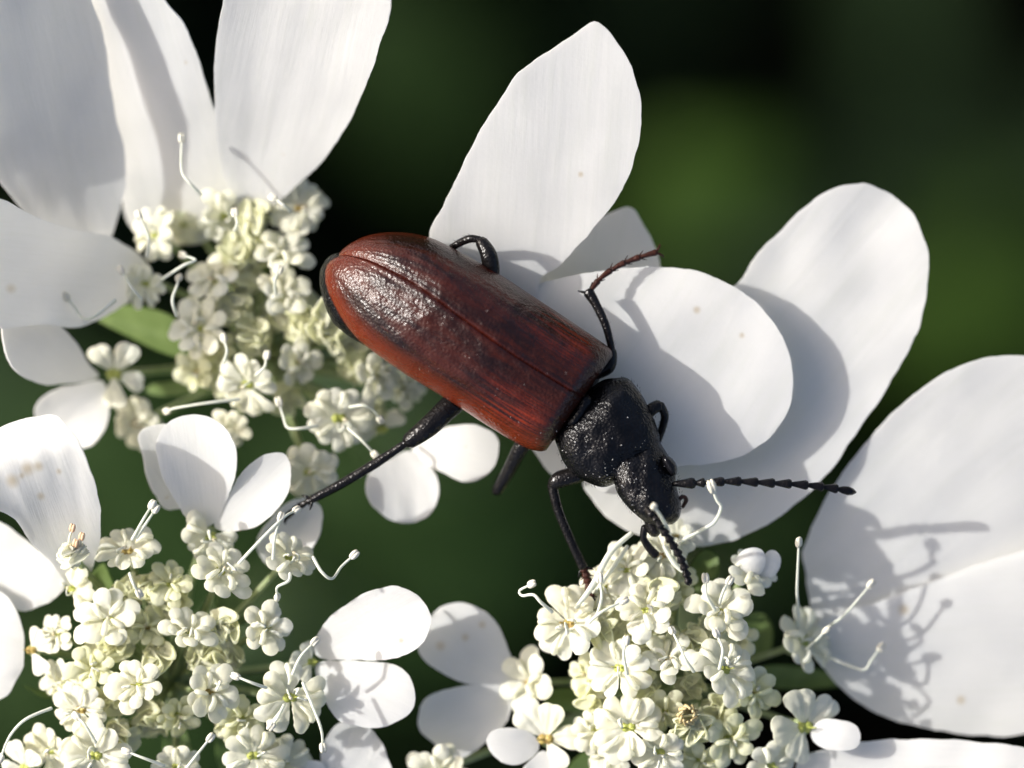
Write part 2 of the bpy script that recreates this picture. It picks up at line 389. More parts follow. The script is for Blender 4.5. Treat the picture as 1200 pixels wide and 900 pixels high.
for kind in ('curl', 'open', 'flat', 'bud'):
    for mname, mm in (('w', M_SMALL), ('b', M_BUD)):
        L_ = []
        for s in range(5):
            me = small_petal(kind, s*7+len(kind)); me.materials.append(mm); L_.append(me)
        PET[kind, mname] = L_

STAM = []
for k in range(4):
    mb = MB(); h_ = .34+.07*k; c_ = .5-.1*k
    tube(mb, [(.10, 0, .02), (.24, .02*k, .16), (.30, .03*k, h_), (.22-.05*k, .05, h_+.13), (.10+.1*k, .06, h_+.12)], [.045, .04, .036, .032, .028], 6, 0, 4)
    ball(mb, (.06+.1*k, .065, h_+.08), .075, 7, 6, 1, (1.25, .8, .8))
    me = mb.mesh('short_stamen'); me.materials.append(M_FIL); me.materials.append(M_ANTHW if k else M_ANTH); STAM.append(me)
class Umbel:
    def __init__(s, hub, label, group, lean):
        s.hub = P(*hub); s.florets = []
        base = Vector((s.hub.x+lean[0], s.hub.y+lean[1], GZ))
        s.t = bpy.data.objects.new('flower_head', None); COL.objects.link(s.t); s.t.location = base; s.base = base
        props(s.t, label, 'flower', group)
        mb = MB(); h = s.hub-base
        tube(mb, [(0, 0, 0), h*.4+Vector((3, -2, 0)), h*.8+Vector((1.2, 0, 0)), h*.97, h], [1.2, 1.0, .8, .7, .75], 12, 0, 8)
        ball(mb, h, .95, 12, 8, 0, (1, 1, .7))
        link('stem', mb.mesh('stem'), M_STEM, s.t)
    def floret(s, px, py, z, r, kind='curl', mat='w', tilt=.45, dirn=None, dm=None, rot=None, angs=None, kinds=None, n=5, ped=.11, disc=True, sq=1.0):
        c = P(px, py, z); out = Vector((c.x-s.hub.x, c.y-s.hub.y, 0))
        if dirn is not None: out = Vector((math.cos(dirn), math.sin(dirn), 0))
        elif out.length > .1: out = out.normalized()
        up = (Vector((0, 0, 1))*math.cos(tilt)+out*math.sin(tilt)).normalized()
        xa = (Vector((1, 0, 0))-up*up.x).normalized(); ya = up.cross(xa)
        R = Matrix((xa, ya, up)).transposed().to_4x4(); M = Matrix.Translation(c) @ R; Mi = M.inverted()
        R_ = r/40.0*1.0
        mb = MB()
        # ovary, two swollen discs, styles, stalk
        ball(mb, (0, 0, -.28*R_*1.0), .26*R_, 10, 7, 0, (1, 1, 1.25))
        if disc:
            for sg in (-1, 1): ball(mb, (sg*.085*R_, 0, .02*R_), .14*R_, 8, 6, 1, (1, 1.1, .7))
            for sg in (-1, 1): tube(mb, [(sg*.07*R_, 0, .1*R_), (sg*.12*R_, .01, .24*R_), (sg*.18*R_, .02, .32*R_)], [.03*R_, .024*R_, .02*R_], 5, 1, 2)
        hubl = Mi @ s.hub; b0 = Vector((0, 0, -.5*R_)); dv = (hubl-b0)
        mid = b0+dv*.4+Vector((0, 0, -.22*dv.length*.6)); mid2 = b0+dv*.75+Vector((0, 0, -.1*dv.length))
        tube(mb, [Vector((0, 0, -.35*R_)), b0*1.1, mid, mid2, hubl], [.1*R_, ped*.95, ped*.9, ped, ped*1.1], 8, 0, 5, True)
        f = link('floret', mb.mesh('floret'), [M_STEM, M_DISC if rnd.random() < .72 else M_OCHRE], s.t, Matrix.Translation(-s.base) @ M)
        rec = dict(o=f, M=M, Mi=Mi, c=c, r=R_, px=(px, py)); s.florets.append(rec)
        rot = rnd.uniform(0, 6.28) if rot is None else rot
        if angs is None: angs = [rot+i*2*math.pi/n+rnd.uniform(-.13, .13) for i in range(n)]
        for i, a in enumerate(angs):
            k = kinds[i] if kinds else kind
            me = rnd.choice(PET[k, mat]); q = R_*rnd.uniform(.84, 1.1)
            Mm = Matrix.Translation((0, 0, -.02*R_)) @ Matrix.Rotation(a, 4, 'Z') @ Matrix.Rotation(rnd.uniform(-.3, .22), 4, 'Y') @ Matrix.Rotation(rnd.uniform(-.25, .25), 4, 'X') @ Matrix.Diagonal((q, q*rnd.uniform(.9, 1.12), q*rnd.uniform(.85, 1.1)*sq, 1))
            link('petal', me, None, f, Mm)
        if kind in ('curl', 'open'):
            for a in rnd.sample(range(5), rnd.choice((1, 2, 3))):
                q = R_*rnd.uniform(.8, 1.15)
                link('stamen', rnd.choice(STAM), None, f, Matrix.Rotation(rot+(a+.5)*1.2566, 4, 'Z') @ Matrix.Diagonal((q, q, q, 1)))
        return rec
    def nearest(s, px, py):
        return min(s.florets, key=lambda r: (r['px'][0]-px)**2+(r['px'][1]-py)**2)
    def stamen(s, pts, ar=.16, am=None, fr=.043, stretch=1.35):
        """pts in photo px with z, from floret to anther"""
        rec = s.nearest(*pts[0][:2]); W_ = [P(*p) for p in pts]; mb = MB()
        loc = [rec['Mi'] @ p for p in W_]
        tube(mb, loc, list(np.linspace(fr*1.25, fr*.8, len(loc))), 7, 0, 6)
        d = (loc[-1]-loc[-2]).normalized(); Rm = d.to_track_quat('Z', 'Y').to_matrix()
        off = Rm @ Vector((ar*.26, 0, 0))
        for sg in (-1, 1): ball(mb, loc[-1]+d*ar*.7+off*sg, ar*.62, 8, 7, 1, (.75, .95, stretch*1.2), Rm)
        link('stamen', mb.mesh('stamen'), [M_FIL, am or M_ANTHW], rec['o'])
    def petal(s, rec, outline, base, tip, zb, zt, bow=0., cup=0., tilt=0., wav=.06, step=9, th=.05, fold=None, label=None, name='petal'):
        pts, fs, B = fill(outline, step, 4, 1.6)
        b = np.array(base, float); t = np.array(tip, float); ax = t-b; Lx = np.hypot(*ax); ax /= Lx; pe = np.array((-ax[1], ax[0]))
        hw = np.max(np.abs((B-b) @ pe)); sd_ = rnd.uniform(0, 99)
        vs, uv = [], []
        for x, y in pts:
            q = np.array((x, y))-b; u = float(q @ ax)/Lx; v = float(q @ pe)/hw
            z = zb+(zt-zb)*u+bow*4*u*(1-u)+cup*v*v+tilt*v*min(1, max(0, u+.3))
            if fold: z += fold[1]*max(0, u-fold[0])**2
            # long ribs fanning from the base, and a slow waviness of the edge
            z += wav*.6*noise.noise(Vector((u*1.5, v*5/(.4+max(0, u)), sd_)))+wav*1.6*noise.noise(Vector((x/70, y/70, sd_)))
            vs.append(rec['Mi'] @ P(x, y, z)); uv.append((u, v*.5+.5))
        mb = MB(); solid_sheet(mb, vs, fs, th, uv)
        o = link(name, mb.mesh(name), M_PETAL, rec['o'])
        if label: o['label'] = label
        return o
    def bract(s, outline, base, tip, zb, zt, cup=.3, step=8, name='bract', m=None):
        pts, fs, B = fill(outline, step)
        b = np.array(base, float); t = np.array(tip, float); ax = t-b; Lx = np.hypot(*ax); ax /= Lx; pe = np.array((-ax[1], ax[0])); hw = np.max(np.abs((B-b) @ pe))
        vs, uv = [], []
        for x, y in pts:
            q = np.array((x, y))-b; u = float(q @ ax)/Lx; v = float(q @ pe)/hw
            vs.append(P(x, y, zb+(zt-zb)*u+cup*abs(v))-s.base); uv.append((u, v*.5+.5))
        mb = MB(); solid_sheet(mb, vs, fs, .06, uv); link(name, mb.mesh(name), m or M_BRACT, s.t)

# ================================================================== flower head behind the beetle's tail (upper left)
A = Umbel((315, 425, -6.0), 'white flower head behind the beetle\'s hind end, its tall blurred petals in the corner', 'white umbel flower heads', (4, -6))
zA = -2.0
a_tr = A.floret(263, 252, zA, 37, 'open', tilt=.75, dirn=math.radians(-75), rot=.3)
A.petal(a_tr, [(262,205),(254,160),(251,100),(253,50),(260,10),(275,-40),(340,-90),(430,-60),(458,0),(446,50),(431,95),(413,135),(395,165),(375,192),(350,215),(320,240),(285,250)], (300,260), (370,-70), -2.0, 3.6, -.4, .3, .3, .05, 11)
a_tm = A.floret(215, 262, zA-.6, 26, 'open', tilt=.7, dirn=math.radians(-90))
A.petal(a_tm, [(100,-60),(150,-75),(193,0),(217,33),(233,73),(250,127),(262,167),(269,205),(268,238),(245,280),(200,285),(150,262),(135,180),(115,80)], (222,255), (130,-60), -2.8, 1.2, -.3, .1, 1.2, .08, 11)
a_l = A.floret(183, 276, zA+.2, 32, 'open', tilt=.6, dirn=math.radians(160))
A.petal(a_l, [(107,0),(122,50),(130,100),(136,140),(145,175),(147,213),(140,250),(126,285),(106,302),(83,285),(33,252),(0,214),(-45,150),(-70,60),(-40,-60),(60,-90)], (118,290), (25,-80), -1.9, 2.4, -.3, .1, -1.85, .08, 11)
a_ll = A.floret(172, 332, zA+.3, 31, 'open', tilt=.55, dirn=math.radians(200))
A.petal(a_ll, [(0,232),(33,250),(83,268),(130,278),(165,300),(180,328),(150,355),(122,371),(90,384),(50,381),(0,384),(-50,372),(-80,300),(-45,240)], (165,333), (-75,310), -2.2, 4.0, -.2, .3, .3, .08, 11)
a_o = A.floret(134, 438, zA+.1, 44, 'flat', tilt=.12, dirn=math.radians(190), angs=[math.radians(x) for x in (122, 58, -18, -88)])
A.petal(a_o, [(3,390),(7,373),(20,358),(33,355),(53,367),(77,387),(93,407),(104,427),(117,441),(95,448),(57,451),(33,445),(16,430),(6,410)], (122,444), (8,370), -2.1, .5, .1, .3, -.3, .05, 7)
A.petal(a_o, [(119,447),(83,452),(57,460),(43,473),(41,490),(55,506),(75,520),(100,525),(117,511),(126,493),(127,470)], (126,450), (62,512), -2.2, -1.7, .15, .25, -.2, .05, 7)
a_s = A.floret(447, 503, -1.6, 34, 'flat', tilt=.2, angs=[math.radians(x) for x in (35, 135, 190)], ped=.12)
A.petal(a_s, [(482,527),(500,511),(520,502),(542,498),(562,500),(578,508),(585,522),(582,540),(572,555),(555,564),(538,563),(518,553),(498,542)], (470,515), (585,535), -1.5, -.5, .2, .2, 0, .07, 7, name='petal')
A.petal(a_s, [(478,528),(455,540),(433,553),(428,572),(435,590),(450,605),(470,613),(490,611),(507,598),(515,580),(512,560),(500,541)], (465,515), (475,612), -1.5, -.9, .2, .2, 0, .07, 7)
FA = [(352,245,-1.9,34,'open','w'),(253,332,-1.6,32,'curl','w'),(330,303,-1.4,33,'curl','w'),(332,350,-1.3,34,'curl','w'),(237,386,-1.2,40,'curl','w'),
      (290,450,-.8,40,'open','w'),(232,436,-1.9,27,'curl','b'),(347,425,-1.5,31,'curl','w'),(437,440,-1.2,31,'curl','w'),(397,490,-.9,42,'open','w'),
      (162,496,-2.7,34,'open','w'),(273,498,-1.7,28,'curl','w'),(362,552,-1.2,36,'open','w'),(300,300,-2.2,24,'bud','b'),(290,335,-2.2,24,'bud','b'),
      (372,385,-1.7,30,'bud','b'),(300,405,-2.0,26,'bud','b'),(345,395,-2.0,26,'bud','b'),(390,400,-2.0,28,'bud','b'),(285,370,-2.2,24,'bud','b'),(330,455,-2.2,24,'bud','b'),(430,485,-2.2,24,'curl','b'),
      (410,425,-2.6,28,'bud','b'),(258,408,-2.3,24,'curl','b'),(320,380,-2.6,26,'bud','b'),(470,455,-1.9,26,'curl','w')]
FA += [(282,315,-2.0,26,'bud','b'),(270,370,-2.1,26,'bud','b'),(350,370,-2.0,26,'bud','b'),(265,440,-2.1,26,'curl','b'),(300,262,-2.2,24,'bud','b')]
for f in FA: A.floret(*f[:4], f[4], f[5], tilt=rnd.uniform(.25, .7))
zs = lambda z, L: [(x, y, z+.25*math.sin(i*1.3)) for i, (x, y) in enumerate(L)]
for L in [[(172,300),(174,278),(164,256)], [(190,327),(215,311),(229,305),(217,300)], [(207,370),(202,352),(207,336),(209,328)], [(166,350),(155,338),(144,320)],
          [(135,352),(112,370),(97,373),(88,360),(80,351)], [(235,228),(222,214),(213,200),(213,166)], [(275,270),(278,262),(276,253)], [(340,247),(332,240),(323,234)],
          [(280,468),(245,472),(207,478),(198,481)], [(372,499),(352,502),(337,501),(332,488),(328,475)], [(410,477),(425,475),(436,479),(444,489)], [(408,502),(424,516),(437,530)],
          [(300,440),(310,430),(312,420)], [(323,345),(322,330),(326,320)], [(262,425),(266,412),(263,400)]]:
    A.stamen(zs(.1, L), .16)
A.bract([(112,372),(133,359),(160,359),(200,370),(215,390),(219,418),(190,412),(152,394)], (218,400), (112,372), -3.0, -3.4)
A.bract([(215,445),(175,452),(176,462),(215,462),(270,450),(272,440)], (270,445), (178,456), -3.0, -3.4, .1)
A.bract([(285,255),(296,262),(312,280),(318,310),(300,330),(286,300),(278,270)], (305,330), (285,255), -4.0, -3.0, .2)

# ================================================================== flower head at lower left
B = Umbel((205, 800, -5.0), 'crowded white flower head in the lower left corner, shaded petal trio standing at its top', 'white umbel flower heads', (-5, -4))
b_t = B.floret(246, 628, .2, 36, 'open', tilt=.35, dirn=math.radians(-60), angs=[math.radians(x) for x in (150, -20, -75, -140)])
B.petal(b_t, [(200,598),(182,580),(172,560),(166,530),(163,510),(175,500),(200,498),(235,520),(240,580)], (235,615), (170,500), -.4, .3, 0, .2, 0, .05, 7)
B.petal(b_t, [(300,640),(322,602),(345,586),(365,585),(378,600),(372,630),(352,658),(322,668)], (310,665), (362,590), -1.0, -.6, .2, .2, 0, .05, 7)
B.petal(b_t, [(215,602),(197,572),(187,545),(183,522),(190,502),(205,490),(225,486),(245,489),(262,500),(273,515),(277,535),(275,560),(264,590),(252,613),(234,618)], (244,620), (226,486), .15, .9, .2, .25, .2, .05, 7)
B.petal(b_t, [(250,616),(265,586),(280,559),(300,538),(320,530),(335,533),(341,550),(338,575),(325,596),(310,611),(286,621),(264,623)], (252,622), (338,533), .1, .7, .2, .2, 0, .05, 7)
b_l = B.floret(85, 690, .4, 30, 'open', tilt=.6, dirn=math.radians(160), angs=[math.radians(x) for x in (20, 80, -40)])
B.petal(b_l, [(-12,512),(10,496),(40,489),(58,486),(71,490),(81,503),(95,525),(107,555),(116,585),(118,615),(115,645),(102,680),(85,692),(62,662),(35,634),(17,608),(-12,592),(-32,550)], (88,690), (15,490), -.2, 3.2, .5, .35, .2, .12, 9, fold=(.72, -16))
B.petal(b_l, [(-42,612),(0,612),(35,637),(64,662),(76,688),(52,708),(22,715),(-10,692),(-52,662)], (78,692), (-40,635), -.3, -.9, .1, .2, .2, .08, 8)
b_l2 = B.floret(37, 762, .3, 32, 'flat', tilt=.4, dirn=math.radians(180), angs=[math.radians(x) for x in (70, 20, -55)])
B.petal(b_l2, [(-62,680),(0,694),(20,718),(28,750),(27,780),(17,800),(0,820),(-62,832)], (36,760), (-60,750), .1, -.5, .2, .2, -.1, .08, 8)
b_r = B.floret(365, 776, .1, 30, 'flat', tilt=.3, angs=[math.radians(x) for x in (110, 170, 235)])
B.petal(b_r, [(368,765),(374,740),(390,720),(410,705),(435,693),(460,686),(480,692),(495,703),(505,722),(503,740),(492,757),(470,769),(445,774),(410,773),(385,773)], (368,772), (500,705), .0, 1.3, .2, .15, 0, .06, 7)
B.petal(b_r, [(370,780),(400,774),(430,775),(460,778),(477,790),(486,810),(484,830),(470,843),(445,852),(420,851),(395,842),(380,818)], (370,778), (485,828), .0, .8, .2, .15, 0, .06, 7)
b_r2 = B.floret(330, 893, .2, 34, 'open', tilt=.4)
B.petal(b_r2, [(376,880),(385,860),(395,849),(412,846),(432,852),(447,870),(456,890),(459,908),(440,930),(395,930),(380,905)], (378,940), (415,846), -.6, -.2, .2, .2, 0, .06, 7)
B.petal(b_r2, [(330,900),(345,893),(372,893),(385,905),(380,930),(340,935)], (325,905), (385,915), -.3, -.2, .2, .2, 0, .06, 7)
FB = [(150,648,.9,37,'open','w'),(200,686,.6,29,'curl','b'),(258,672,1.1,36,'curl','w'),(128,728,1.0,38,'curl','w'),(173,737,.3,27,'curl','b'),(220,743,1.2,34,'curl','w'),
      (310,737,.9,34,'curl','w'),(110,783,.7,32,'curl','b'),(163,803,1.3,34,'curl','w'),(243,811,1.3,37,'curl','w'),(207,835,.4,28,'curl','b'),(283,840,.5,29,'curl','b'),
      (340,817,1.2,42,'open','w'),(95,832,.9,34,'open','w'),(112,885,1.0,42,'open','w'),(207,897,.5,30,'open','w'),(297,885,.8,38,'open','w'),(337,655,1.0,34,'open','w'),
      (258,742,.2,26,'bud','b'),(150,853,.1,26,'bud','b'),(190,775,.0,26,'bud','b'),(230,780,-.1,26,'bud','b'),(203,715,-.2,24,'bud','b'),(185,830,-.5,26,'bud','b'),
      (135,765,-.2,24,'bud','b'),(60,880,.2,34,'open','w'),(150,705,-.2,22,'bud','b'),(88,655,1.3,20,'bud','w'),(262,775,-.3,24,'bud','b'),(30,900,.3,34,'flat','w')]
FB += [(180,700,0.0,24,'bud','b'),(150,760,-0.1,25,'bud','b'),(140,815,-0.2,25,'bud','b'),(262,845,-0.3,25,'bud','b'),(70,745,0.2,27,'curl','w'),(75,800,0.1,28,'curl','w')]
for f in FB: B.floret(*f[:4], f[4], f[5], tilt=rnd.uniform(.2, .65))
for L in [[(367,653),(377,670),(389,678),(400,664),(412,653)], [(340,672),(338,681),(325,688),(325,697)], [(343,790),(352,770),(366,755)], [(215,905),(228,888),(244,868)],
          [(312,806),(295,800),(280,794)], [(333,826),(326,840),(320,848)], [(60,830),(30,843),(12,862),(2,885)], [(152,672),(156,684),(161,692)], [(192,897),(170,889),(152,882)],
          [(280,660),(310,628),(333,606),(345,599)], [(155,632),(166,612),(176,595)], [(160,630),(172,612),(180,600)], [(355,800),(375,850),(378,872)], [(320,655),(322,630),(328,610)], [(112,870),(100,850),(92,842)]]:
    B.stamen(zs(1.9, L), .16)
mbp = [(88, 640), (95, 632), (84, 622)]
for (x, y) in mbp: B.stamen([(85, 665, 1.5), (x-3, y+14, 1.8), (x, y, 2.0)], .14, M_PEACH)
B.bract([(97,702),(106,680),(120,660),(128,675),(136,695),(128,710),(110,710)], (112,712), (118,660), -1.5, -.8, .3)
B.bract([(27,802),(45,808),(63,808),(97,800),(100,808),(70,818),(48,816)], (100,804), (27,802), -1.4, -.8, .15)
B.bract([(196,850),(214,850),(226,900),(222,960),(196,960),(192,900)], (210,850), (208,960), -2.5, -2.8, .2)
B.bract([(260,845),(288,868),(300,905),(280,930),(255,890)], (262,840), (285,930), -2.5, -2.8, .2)
B.bract([(258,690),(285,700),(300,720),(275,735),(255,715)], (255,725), (290,695), -2.0, -2.4, .2)

# ================================================================== flower head the beetle feeds on (lower right)
C = Umbel((785, 800, -5.0), 'white flower head at lower right that the beetle\'s head leans into, big petals around it', 'white umbel flower heads', (6, -3))
c_u = C.floret(747, 648, .1, 34, 'open', tilt=.4, dirn=math.radians(80), angs=[math.radians(x) for x in (-30, -90, -150, 200)])
C.petal(c_u, [(600,330),(640,290),(688,262),(735,243),(751,258),(763,280),(773,305),(770,345),(740,400),(700,470),(650,440),(600,400)], (690,560), (735,243), -1.6, -.9, 0, .2, 0, .06, 10)
C.petal(c_u, [(690,580),(684,560),(705,500),(750,430),(800,370),(863,334),(885,300),(910,275),(935,250),(963,228),(990,217),(1015,215),(1040,226),(1061,241),(1076,262),(1086,290),(1088,320),(1082,365),(1070,400),(1051,435),(1030,470),(1001,510),(976,548),(950,576),(920,600),(890,620),(852,635),(810,640),(765,632),(718,612)], (715,640), (1050,235), -.5, -.1, -.1, .2, -.12, .07, 11)
C.petal(c_u, [(610,385),(622,340),(660,325),(700,318),(740,314),(780,313),(820,318),(862,337),(890,358),(911,385),(925,415),(930,445),(926,475),(912,500),(891,522),(860,537),(830,544),(795,547),(758,560),(720,580),(690,560),(650,470)], (700,600), (860,340), .2, .7, .1, -.15, .05, .06, 11)
C.petal(c_u, [(503,273),(520,240),(548,182),(572,138),(590,110),(605,88),(620,76),(645,58),(665,46),(693,27),(705,29),(717,41),(735,68),(745,95),(751,118),(751,150),(745,180),(735,210),(720,238),(700,262),(680,285),(655,312),(630,335),(650,420),(680,520),(650,560),(590,470),(530,370),(508,310)], (670,590), (700,30), -.8, 2.6, -.2, .25, .25, .04, 11)
c_r = C.floret(940, 752, -.8, 46, 'open', tilt=.95, dirn=math.radians(25), angs=[math.radians(x) for x in (100, 40, -30, 190, -100)])
C.petal(c_r, [(942,662),(943,640),(955,610),(970,580),(990,550),(1011,524),(1040,490),(1075,460),(1110,436),(1150,421),(1200,417),(1290,430),(1335,500),(1305,590),(1200,652),(1120,690),(1060,730),(1000,760),(960,745)], (945,752), (1310,470), -1.75, -.4, .1, .05, -.6, .04, 11)
C.petal(c_r, [(948,740),(985,718),(1040,702),(1120,672),(1200,646),(1290,640),(1345,720),(1305,830),(1200,860),(1150,862),(1100,856),(1050,845),(1010,826),(980,800),(960,775)], (945,758), (1330,740), -1.5, -1.15, .05, .1, -.45, .04, 11)
c_b = C.floret(902, 897, .2, 34, 'open', tilt=.5)
C.petal(c_b, [(933,897),(970,878),(1010,869),(1080,867),(1150,870),(1200,877),(1285,900),(1310,960),(1100,1010),(950,970)], (915,915), (1300,935), -.4, .4, .1, .2, 0, .10, 11)
c_l = C.floret(622, 800, -.6, 36, 'curl', tilt=.35, angs=[math.radians(x) for x in (118, 30, -50, -130)])
C.petal(c_l, [(490,760),(494,740),(505,722),(520,710),(540,706),(560,712),(580,728),(592,750),(599,770),(602,787),(612,796),(590,799),(568,801),(545,800),(520,790),(500,776)], (616,800), (495,735), -.8, -.9, .1, .15, 0, .06, 7)
C.petal(c_l, [(490,845),(495,825),(510,812),(540,805),(575,800),(612,798),(600,828),(590,850),(570,870),(541,889),(525,886),(507,870),(494,858)], (616,800), (510,875), -.85, -1.0, .1, .15, 0, .06, 7)
c_ll = C.floret(640, 866, .1, 46, 'flat', tilt=.2, angs=[math.radians(x) for x in (75, 130, 8, -55)])
C.petal(c_ll, [(632,872),(620,858),(600,853),(580,855),(571,866),(575,882),(588,893),(606,896),(624,888)], (636,872), (572,872), .1, .25, .08, .1, 0, .03, 6)
C.petal(c_ll, [(636,880),(620,892),(612,905),(620,925),(645,930),(660,905),(655,890)], (640,874), (636,930), .1, .3, .08, .1, 0, .03, 6)
c_bl = C.floret(516, 904, -.5, 36, 'curl', tilt=.2)
C.floret(943, 852, .3, 48, 'flat', tilt=.3, angs=[math.radians(x) for x in (105, 45, 185, -110)])
C.petal(C.florets[-1], [(950,856),(962,844),(985,843),(1002,850),(1009,864),(1003,876),(985,880),(965,877),(953,868)], (946,855), (1008,866), .3, .6, .15, -.1, 0, .03, 6)
c_t = C.floret(878, 672, .5, 30, 'curl', tilt=.6, dirn=math.radians(50))
C.petal(c_t, [(865,672),(862,655),(870,645),(885,642),(895,648),(897,660),(890,674),(878,679)], (868,678), (888,644), .5, 1.0, .2, -.2, 0, .02, 5)
C.petal(c_t, [(888,672),(893,655),(903,645),(912,648),(915,660),(908,673),(896,679)], (886,678), (910,648), .4, .7, .2, -.2, 0, .02, 5)
FC = [(668,732,.9,45,'open','w'),(757,716,1.2,36,'curl','w'),(842,717,1.1,36,'curl','w'),(727,783,1.2,38,'open','w'),(785,777,1.1,34,'curl','w'),(848,785,1.3,40,'open','w'),
      (878,812,.5,33,'curl','b'),(737,852,1.1,42,'open','w'),(779,832,.7,29,'curl','b'),(773,880,1.0,34,'open','w'),(810,838,.3,26,'bud','b'),(852,862,.4,38,'curl','b'),
      (715,737,.1,26,'bud','b'),(793,690,.1,28,'curl','b'),(820,750,-.1,24,'bud','b'),(757,755,-.2,26,'bud','b'),(760,805,.0,26,'bud','b'),(800,805,-.2,24,'bud','b'),(708,690,.5,32,'open','w'),
      (735,668,.7,32,'curl','w'),(775,652,.5,34,'open','w'),(705,815,-.2,24,'bud','b'),(835,830,-.2,24,'bud','b'),(700,855,.5,30,'curl','w'),(820,890,.3,30,'curl','b'),(772,740,-.2,26,'curl','b'),(790,630,.2,28,'flat','w')]
FC += [(740,745,0.0,26,'bud','b'),(805,760,0.2,26,'bud','b'),(690,790,0.0,26,'curl','b'),(775,700,0.3,28,'bud','b'),(715,880,0.2,30,'curl','w'),(860,750,-0.1,26,'curl','b')]
for f in FC: C.floret(*f[:4], f[4], f[5], tilt=rnd.uniform(.2, .65))
for L in [[(647,717),(634,706),(625,697),(612,698),(609,692),(620,686)], [(690,730),(705,717),(727,706)], [(838,715),(828,697),(827,682)], [(843,707),(848,692),(853,684)],
          [(813,787),(803,772),(797,758),(789,742)], [(843,784),(847,762),(841,746)], [(735,790),(731,768),(733,755)], [(700,720),(705,700),(703,682)]]:
    C.stamen(zs(2.0, L), .165)
for L in [[(933,735,-.6),(935,712,.2),(934,690,.8),(936,640,1.2)], [(945,762,-.5),(948,758,-.1),(957,750,.3),(966,741,.5)],
          [(975,772,-.7),(995,780,-.5),(1013,785,-.4),(1021,774,-.4),(1030,762,-.5)], [(948,750,-.6),(970,735,-.2),(990,720,.1),(1018,688,.2)]]: C.stamen(L, .165)
C.stamen([(795,635,1.2),(820,622,2.0),(837,612,2.3),(845,595,2.6),(840,586,2.7),(836,575,2.8)], .19, None, .055, 1.6)
C.stamen([(790,650,1.2),(783,622,2.6),(775,606,3.4),(768,596,3.7)], .15, None, .05, 1.0)
# long curved pale straps beside the head
for L, r in (([(740,625),(715,648),(695,685),(675,712)], .095), ([(735,640),(722,660),(700,690)], .075), ([(778,640),(790,660),(800,670)], .085)):
    mb = MB(); rec = C.nearest(*L[0]); tube(mb, [rec['Mi'] @ P(x, y, 1.3+.2*math.sin(i)) for i, (x, y) in enumerate(L)], [r*.8, r, r, r*.6], 8, 0, 6) if len(L) == 4 else tube(mb, [rec['Mi'] @ P(x, y, 1.2) for x, y in L], [r*.7, r, r*.6], 8, 0, 6)
    link('filament', mb.mesh('filament'), M_FIL, rec['o'])
C.bract([(640,812),(660,806),(690,812),(712,818),(712,832),(688,834),(660,834),(640,830)], (715,825), (640,822), -1.6, -1.2, -.25)
C.bract([(880,790),(905,780),(950,784),(985,792),(1000,800),(960,806),(910,806)], (870,800), (1000,797), -2.4, -3.4, .2)
C.bract([(665,905),(690,878),(715,862),(722,872),(712,905),(690,940)], (720,860), (675,930), -2.0, -2.4, .2)
C.bract([(815,655),(830,645),(842,655),(838,680),(815,700),(800,690)], (805,700), (835,648), -1.4, -1.0, .2)
C.bract([(868,730),(890,718),(905,735),(900,770),(880,765)], (880,790), (893,720), -2.4, -3.0, .2)
for L in ([(895,768),(915,762),(925,758)], [(868,850),(900,848),(925,850)]): pass
# withered floret in the middle of the head
mb = MB(); rec = C.nearest(810, 838)
for k in range(9):
    a = k*.7; p = [(806+6*math.cos(a), 838+6*math.sin(a), 1.0), (806+11*math.cos(a+.3), 838+11*math.sin(a+.3), 1.45), (806+7*math.cos(a+.9), 838+8*math.sin(a+.9), 1.7)]
    tube(mb, [rec['Mi'] @ P(*q) for q in p], [.05, .07, .04], 6, 0, 4)
link('withered_petal', mb.mesh('withered_petal'), M_BROWN, rec['o'])

# ================================================================== the beetle
bt = bpy.data.objects.new('beetle', None); COL.objects.link(bt); BL = P(640, 470, 0.3); bt.location = BL
props(bt, 'glossy beetle with chestnut red wing cases and black head, crawling over the white flowers', 'beetle')
def bobj(name, mb, mats, parent=None, smooth=True):
    """vertices are given in mm where they stand; store them relative to the beetle's base"""
    mb.v = [tuple(Vector(p)-BL) for p in mb.v]
    return link(name, mb.mesh(name, smooth), mats, parent or bt)
def setae(mb, c, r, n, L):
    c = catmull([P(*p) for p in c], 10)
    for k in range(n):
        i = rnd.randrange(1, len(c)-1); t = (c[i+1]-c[i-1]).normalized(); a = t.orthogonal().normalized()
        d = Matrix.Rotation(rnd.uniform(0, 6.28), 3, t) @ a; p = c[i]+d*r*.85; e = p+(d*.8+t*.7).normalized()*L*rnd.uniform(.6, 1.2)
        q = t.cross(d)*.009
        mb.add([p+q, p-q, p+t*.014, e], [(0, 1, 3), (1, 2, 3), (2, 0, 3)])
SUT = [(683,466),(640,440),(590,408),(540,372),(490,336),(440,309),(410,300),(396,300)]
LEFT = [(640,528),(632,529),(620,526),(605,519),(573,500),(527,470),(473,437),(440,414),(417,395),(398,370),(385,345),(380,325),(384,309),(396,300)]
RIGHT = [(718,417),(716,410),(707,402),(673,379),(623,346),(577,316),(533,292),(500,277),(465,272),(435,275),(415,283),(402,292),(396,300)]
def even(pl, n):
    q = catmull([Vector((x, y, 0)) for x, y in pl], 8); a = np.array([(p.x, p.y) for p in q]); d = np.r_[0, np.cumsum(np.hypot(*np.diff(a, axis=0).T))]
    s = np.linspace(0, d[-1], n); return np.c_[np.interp(s, d, a[:, 0]), np.interp(s, d, a[:, 1])]
